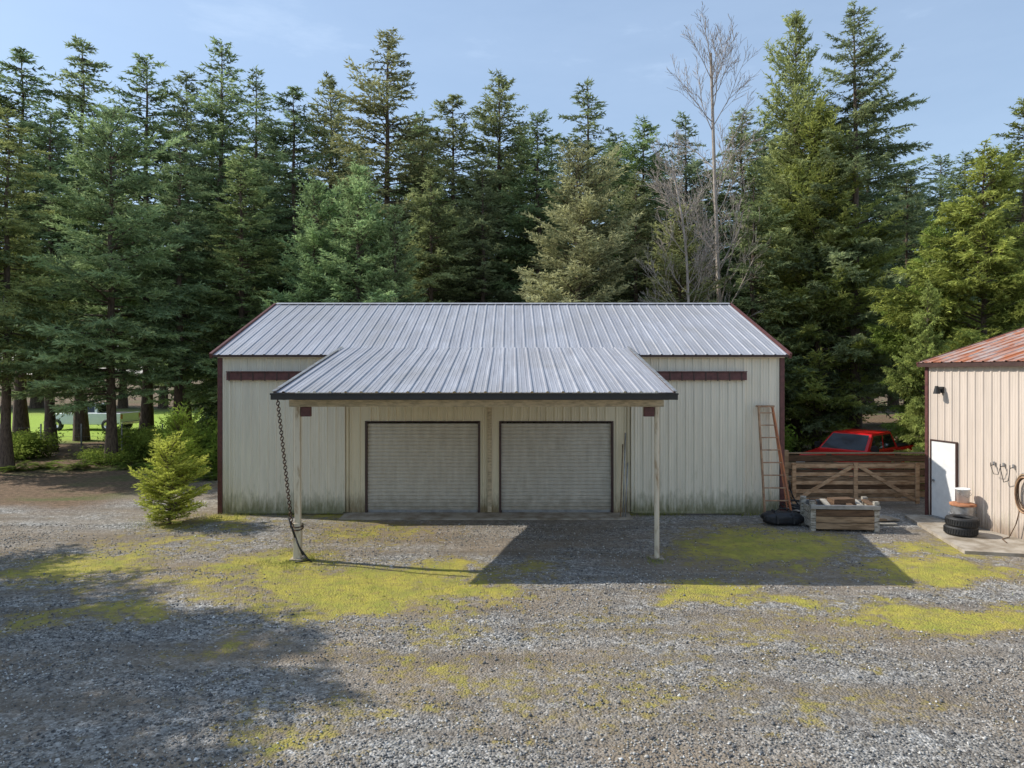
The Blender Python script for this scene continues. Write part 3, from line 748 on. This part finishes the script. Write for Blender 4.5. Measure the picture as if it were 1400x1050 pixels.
mb=MB(); mb.box(8.7,9.6,17.0,17.18,.02,.06,'wood_grey',None); mb.beam((8.8,17.5,.05),(9.9,17.75,.05),.5,.03,'concrete'); mb.beam((8.75,17.3,.09),(9.5,17.35,.09),.12,.04,'wood')
mb.obj('loose_boards')

# fence & gate
mb=MB(); FY=20.6
for x in (7.6,9.6,11.7,13.6): mb.box(x-.06,x+.06,FY+.03,FY+.15,0,1.36,'wood_dark')
r5=np.random.default_rng(6)
for i in range(6):
    z=.06+i*.215; mb.box(7.5,13.7,FY+r5.normal(0,.004),FY+.026,z,z+.19,'wood_dark' if i%2 else 'wood')
mb.box(7.45,13.75,FY-.03,FY+.16,1.362,1.40,'wood')
mb.obj('wooden_fence',bevel=.004)
mb=MB(); GY=19.4; g0,g1=7.95,11.55
for z in (.16,.40,.64,.88,1.12): mb.box(g0,g1,GY,GY+.04,z,z+.10,'wood_red')
for x in (g0,(g0+g1)/2-.05,g1-.1): mb.box(x,x+.11,GY-.044,GY-.004,.10,1.26,'wood_red')
mb.beam((g0+.1,GY-.025,.20),((g0+g1)/2-.06,GY-.025,1.18),.03,.10,'wood_red',(0,0,1)); mb.beam(((g0+g1)/2+.08,GY-.025,1.18),(g1-.12,GY-.025,.20),.03,.10,'wood_red')
mb.obj('wooden_gate',bevel=.004)
mb=MB(); mb.box(7.68,7.84,19.34,19.5,0,1.62,'wood'); mb.obj('gate_post',bevel=.01)

# pickup / car
def pickup(name,loc,rz,paint='carpaint'):
    e=empty(name,loc,rz)
    def loft(name,sections,mat,bev=.04):
        mb=MB(); mi=mb.mi(mat); k=len(sections[0])
        for s in sections: mb.v+=s
        for a in range(len(sections)-1):
            for i in range(k):
                j=(i+1)%k; mb.f.append((a*k+i,a*k+j,(a+1)*k+j,(a+1)*k+i)); mb.m.append(mi)
        mb.f.append(tuple(range(k))[::-1]); mb.m.append(mi); mb.f.append(tuple((len(sections)-1)*k+i for i in range(k))); mb.m.append(mi)
        o=mb.obj(name,e,smooth=True,bevel=bev); 
        o.modifiers['bevel'].angle_limit=rad(25); o.modifiers['bevel'].segments=3
        w=o.modifiers.new('wn','WEIGHTED_NORMAL'); return o
    def sec(x,zb,zt,hw,hw2): return [(x,-hw,zb),(x,hw,zb),(x,hw*1.0,(zb+zt)/2),(x,hw2,zt),(x,-hw2,zt),(x,-hw,(zb+zt)/2)]
    loft('body',[sec(-2.75,.5,.98,.86,.80),sec(-2.6,.42,1.08,.93,.86),sec(-1.35,.42,1.16,.96,.90),sec(.95,.42,1.16,.96,.93),sec(2.7,.45,1.18,.96,.93)],paint)
    cab=MB(); mi=cab.mi(paint)
    P=[(-1.40,-.88,1.14),(-1.40,.88,1.14),(1.05,.88,1.14),(1.05,-.88,1.14),(-.62,-.70,1.74),(-.62,.70,1.74),(.82,.70,1.76),(.82,-.70,1.76)]
    cab.v=P
    for f in ((0,1,2,3)[::-1],(4,5,6,7)[::-1],(0,4,5,1),(1,5,6,2),(2,6,7,3),(3,7,4,0)): cab.f.append(f); cab.m.append(mi)
    o=cab.obj('cab',e,bevel=.06)
    def lerpq(q,u0,u1,v0,v1,off):
        a,b,c,d=[Vector(P[i]) for i in q]; n=(b-a).cross(d-a).normalized()*off
        f=lambda u,v:(a.lerp(b,u)).lerp(d.lerp(c,u),v)+n
        return [f(u0,v0),f(u1,v0),f(u1,v1),f(u0,v1)]
    g=MB()
    for q,u0,u1 in (((0,1,5,4),.06,.94),):
        g.poly(lerpq(q,u0,u1,.10,.9,-.006),'glass'); g.poly(lerpq(q,u0,u1,.10,.9,.006),'glass')
    for q in ((1,2,6,5),(3,0,4,7)):
        for u0,u1 in ((.10,.48),(.53,.92)):
            g.poly(lerpq(q,u0,u1,.12,.86,.006),'glass'); g.poly(lerpq(q,u0,u1,.12,.86,-.006),'glass')
    g.poly(lerpq((2,3,7,6),.08,.92,.12,.86,.006),'glass'); g.poly(lerpq((2,3,7,6),.08,.92,.12,.86,-.006),'glass')
    g.obj('windows',e)
    t=MB()
    t.box(-2.80,-2.72,-.55,.55,.66,.92,'black'); t.box(-2.86,-2.7,-.9,.9,.42,.60,'chrome')
    for s in (-.72,.72): t.box(-2.79,-2.66,s-.16,s+.16,.72,.92,'lamp')
    for s in (-1,1):
        t.box(-1.15,-1.0,s*1.0-.1,s*1.0+.1,1.18,1.36,'black')
    t.box(1.2,2.6,-.8,.8,1.185,1.19,'black'); t.box(2.7,2.8,-.9,.9,.45,.6,'chrome')
    for s in (-.86,.86): t.box(2.69,2.74,s-.07,s+.07,.8,1.1,'rust')
    t.obj('trim_and_lamps',e,bevel=.01)
    wmb=MB()
    for x in (-1.85,1.75):
        for s in (-1,1):
            wmb.lathe((x,s*.88,.39),[(.20,-.11),(.36,-.12),(.39,-.09),(.39,.09),(.36,.12),(.20,.11)],'black',24,'y')
            wmb.lathe((x,s*.88,.39),[(.01,s*.07),(.06,s*.09),(.20,s*.105)],'chrome',24,'y'); wmb.lathe((x,s*.88,.39),[(.01,-s*.07),(.20,-s*.10)],'black',24,'y')
    wmb.obj('wheels',e,smooth=True)
    return e
pickup('pickup_truck',(12.55,24.6,-.05),rad(38))
pickup('parked_car',(-27.6,45.0,0),rad(-8),'carwhite')

# right building
rb=empty('metal_barn',(11.0,18.1,0),rad(11))
mb=MB(); LEN=12.0; WD=7.5; EH=4.07; rs=.29
mb.ribbed((0,0,0),(0,-1,0),(0,0,1),(-1,0,0),LEN,EH,.229,.022,'wall3')
mb.ribbed((WD,0,0),(-1,0,0),(0,0,1),(0,1,0),WD,EH,.229,.022,'wall3')
mb.ribbed((0,-LEN,0),(1,0,0),(0,0,1),(0,-1,0),WD,EH,.229,.022,'wall3'); mb.ribbed((WD,-LEN,0),(0,1,0),(0,0,1),(1,0,0),LEN,EH,.229,.022,'wall3')
for y in (0,-LEN): mb.poly([(0,y,EH),(WD,y,EH),(WD/2,y,EH+rs*WD/2)],'wall3')
mb.obj('walls',rb)
mb=MB()
v=Vector((WD/2+.12,0,rs*(WD/2+.12))); nn=Vector((-rs,0,1)).normalized()
mb.ribbed((-.12,.15,EH-.12*rs+.05),(0,-1,0),v,nn,LEN+.3,v.length,.305,.025,'rustroof')
v2=Vector((-WD/2-.12,0,rs*(WD/2+.12)));
mb.ribbed((WD+.12,.15,EH-.12*rs+.05),(0,-1,0),v2,Vector((rs,0,1)).normalized(),LEN+.3,v2.length,.305,.025,'rustroof')
mb.obj('roof',rb)
mb=MB()
mb.box(-.14,-.10,-LEN-.15,.15,EH-.10,EH+.0,'brown'); mb.box(-.098,-.024,-LEN-.1,.12,EH-.07,EH-.03,'white')
mb.beam((-.14,.17,EH-.04),(WD/2,.17,EH+rs*WD/2+.0),.05,.12,'maroon'); mb.beam((WD+.14,.17,EH-.04),(WD/2+.01,.17,EH+rs*WD/2),.05,.12,'maroon')
mb.box(-.035,.06,-.06,.03,0,EH-.1,'maroon')
mb.obj('trim',rb)
mb=MB()
mb.box(-.06,-.025,-.98,-.22,.10,2.04,'white'); mb.box(-.075,-.024,-.22,-.18,.06,2.08,'brown'); mb.box(-.075,-.024,-1.02,-.98,.06,2.08,'brown'); mb.box(-.075,-.024,-.98,-.22,2.042,2.08,'brown')
mb.cyl((-.062,-.30,1.02),(-.12,-.30,1.02),.03,.03,'steel'); mb.box(-.12,-.024,-1.0,-.2,.04,.095,'steel')
mb.obj('entry_door',rb,bevel=.004)
mb=MB()
mb.box(-.08,-.024,-.60,-.48,3.30,3.46,'black'); mb.cyl((-.08,-.54,3.38),(-.2,-.54,3.43),.02,.02,'black'); mb.cyl((-.2,-.54,3.48),(-.2,-.54,3.28),.04,.085,'black')
mb.obj('wall_lamp',rb)
mb=MB()
for y in (-2.05,-2.3,-2.55): mb.box(-.05,-.024,y-.02,y+.02,1.64,1.73,'steel'); mb.cyl((-.05,y,1.66),(-.13,y,1.64),.009,.009,'black'); mb.cyl((-.13,y,1.63),(-.13,y,1.71),.009,.009,'black')
mb.tube([(-.13,-2.05,1.63),(-.12,-2.12,1.45),(-.12,-2.24,1.46),(-.13,-2.3,1.63)],.007,'black'); mb.tube([(-.13,-2.3,1.63),(-.12,-2.38,1.3),(-.12,-2.5,1.35),(-.13,-2.55,1.63)],.008,'black')
mb.obj('wall_hooks',rb)
mb=MB()
Ry=Matrix.Rotation(math.pi/2,3,'Y')
for i in range(8): mb.torus((-.07-.01*i,-2.9+.01*(i%3),1.15-.02*(i%4)),.20+.010*(i%3),.011,('wood_dark','rung','wood')[i%3],Ry,30,6,1.9)
mb.box(-.12,-.024,-2.95,-2.83,1.50,1.58,'steel')
mb.tube([(-.12,-2.8,.8),(-.13,-2.7,.4),(-.2,-2.6,.09),(-.5,-2.7,.085),(-.7,-3.0,.085)],.011,'wood_dark')
mb.obj('coiled_hose',rb,smooth=True)
mb=MB()
P=[(10.35,18.0),(9.55,14.4),(11.80,13.9),(11.02,18.0)]
mb.poly([(x,y,.07) for x,y in P][::1],'concrete')
for (a,b_) in zip(P,P[1:]+P[:1]): mb.poly([(a[0],a[1],-.1),(b_[0],b_[1],-.1),(b_[0],b_[1],.07),(a[0],a[1],.07)],'concrete')
mb.obj('concrete_slab')
def can(name,x,y):
    mb=MB(); prof=[(0,0),(.21,0),(.215,.02)]
    for i in range(8): prof+= [(.22+.004*i,.06+.06*i),(.232+.004*i,.09+.06*i)]
    prof+=[(.262,.55),(.27,.56),(.27,.575)]
    mb.lathe((x,y,.07),prof,'galv',28)
    mb.lathe((x,y,.07),[(.28,.54),(.285,.585),(.24,.60),(.12,.61),(0,.61)],'rust',28)
    for s in (-1,1): mb.tube([(x+s*.25,y-.06,.45),(x+s*.31,y-.06,.42),(x+s*.31,y+.06,.42),(x+s*.25,y+.06,.45)],.009,'steel')
    return mb.obj(name,smooth=True)
can('trash_can',10.93,16.55)
mb=MB(); mb.lathe((0,0,0),[(0,0),(.13,0),(.15,.30),(.165,.305),(.165,.33),(.15,.335),(.14,.28),(0,.28)],'white',24)
mb.tube([(-.15,0,.29),(-.13,-.12,.2),(0,-.17,.14),(.13,-.12,.2),(.15,0,.29)],.005,'steel')
mb.obj('plastic_bucket',smooth=True,loc=(10.93,16.55,.685))
def tire(x,y,z,name='tire'):
    mb=MB(); prof=[(.19,.03),(.20,.0),(.27,-.015),(.315,.0),(.335,.03),(.335,.16),(.315,.19),(.27,.205),(.20,.19),(.19,.16),(.20,.13),(.27,.15),(.28,.10),(.27,.04),(.20,.06),(.19,.03)]
    mb.lathe((x,y,z),prof,'black',40)
    for i in range(40):
        t=2*math.pi*i/40; c,s=math.cos(t),math.sin(t)
        mb.beam((x+.338*c,y+.338*s,z+.035),(x+.338*math.cos(t+.05),y+.338*math.sin(t+.05),z+.155),.03,.012,'black',(c,s,0))
    return mb.obj(name)
tire(10.42,15.85,.085); tire(10.44,15.83,.285)

mb=MB()
for i in range(9):
    x=-24+i*1.9; mb.box(x-.025,x+.025,32.0,32.05,0,1.4,'steel')
for z in (.4,.8,1.2): mb.box(-26,-8.5,32.02,32.026,z,z+.006,'steel')
mb.obj('wire_fence')

# ------------------------------------------------------------ light, sky, camera
to_sun=Vector((-4.03,.97,3.4)).normalized()
el=math.asin(to_sun.z); az=math.atan2(to_sun.x,to_sun.y)
L=bpy.data.lights.new('sun','SUN'); L.energy=5.0; L.angle=rad(.5); L.color=(1,.945,.865)
so=bpy.data.objects.new('sun',L); scene.collection.objects.link(so); so.rotation_euler=to_sun.to_track_quat('Z','Y').to_euler(); so.location=(-20,5,30)
w=bpy.data.worlds.new('World'); scene.world=w; w.use_nodes=True; nt=w.node_tree
bg=nt.nodes['Background']; sk=nt.nodes.new('ShaderNodeTexSky'); sk.sky_type='NISHITA'; sk.sun_disc=False
sk.sun_elevation=el; sk.sun_rotation=az%(2*math.pi); sk.air_density=1.25; sk.dust_density=.6; sk.ozone_density=3.0; sk.altitude=0
# bright blue veil added to lift sky and ambient light, with thin cirrus wisps
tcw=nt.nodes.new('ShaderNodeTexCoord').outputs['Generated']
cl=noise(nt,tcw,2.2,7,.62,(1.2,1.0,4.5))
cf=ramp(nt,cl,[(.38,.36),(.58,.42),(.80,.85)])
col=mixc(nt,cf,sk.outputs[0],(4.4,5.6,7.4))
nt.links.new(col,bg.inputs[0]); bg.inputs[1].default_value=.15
c=bpy.data.cameras.new('camera'); co=bpy.data.objects.new('camera',c); scene.collection.objects.link(co)
co.location=(0,0,CH); co.rotation_euler=(rad(90),0,0); c.sensor_width=36; c.lens=24; c.shift_y=-17/1400; c.clip_end=3000; c.clip_start=.1
scene.camera=co
scene.view_settings.view_transform='Standard'; scene.view_settings.look='None'; scene.view_settings.exposure=0
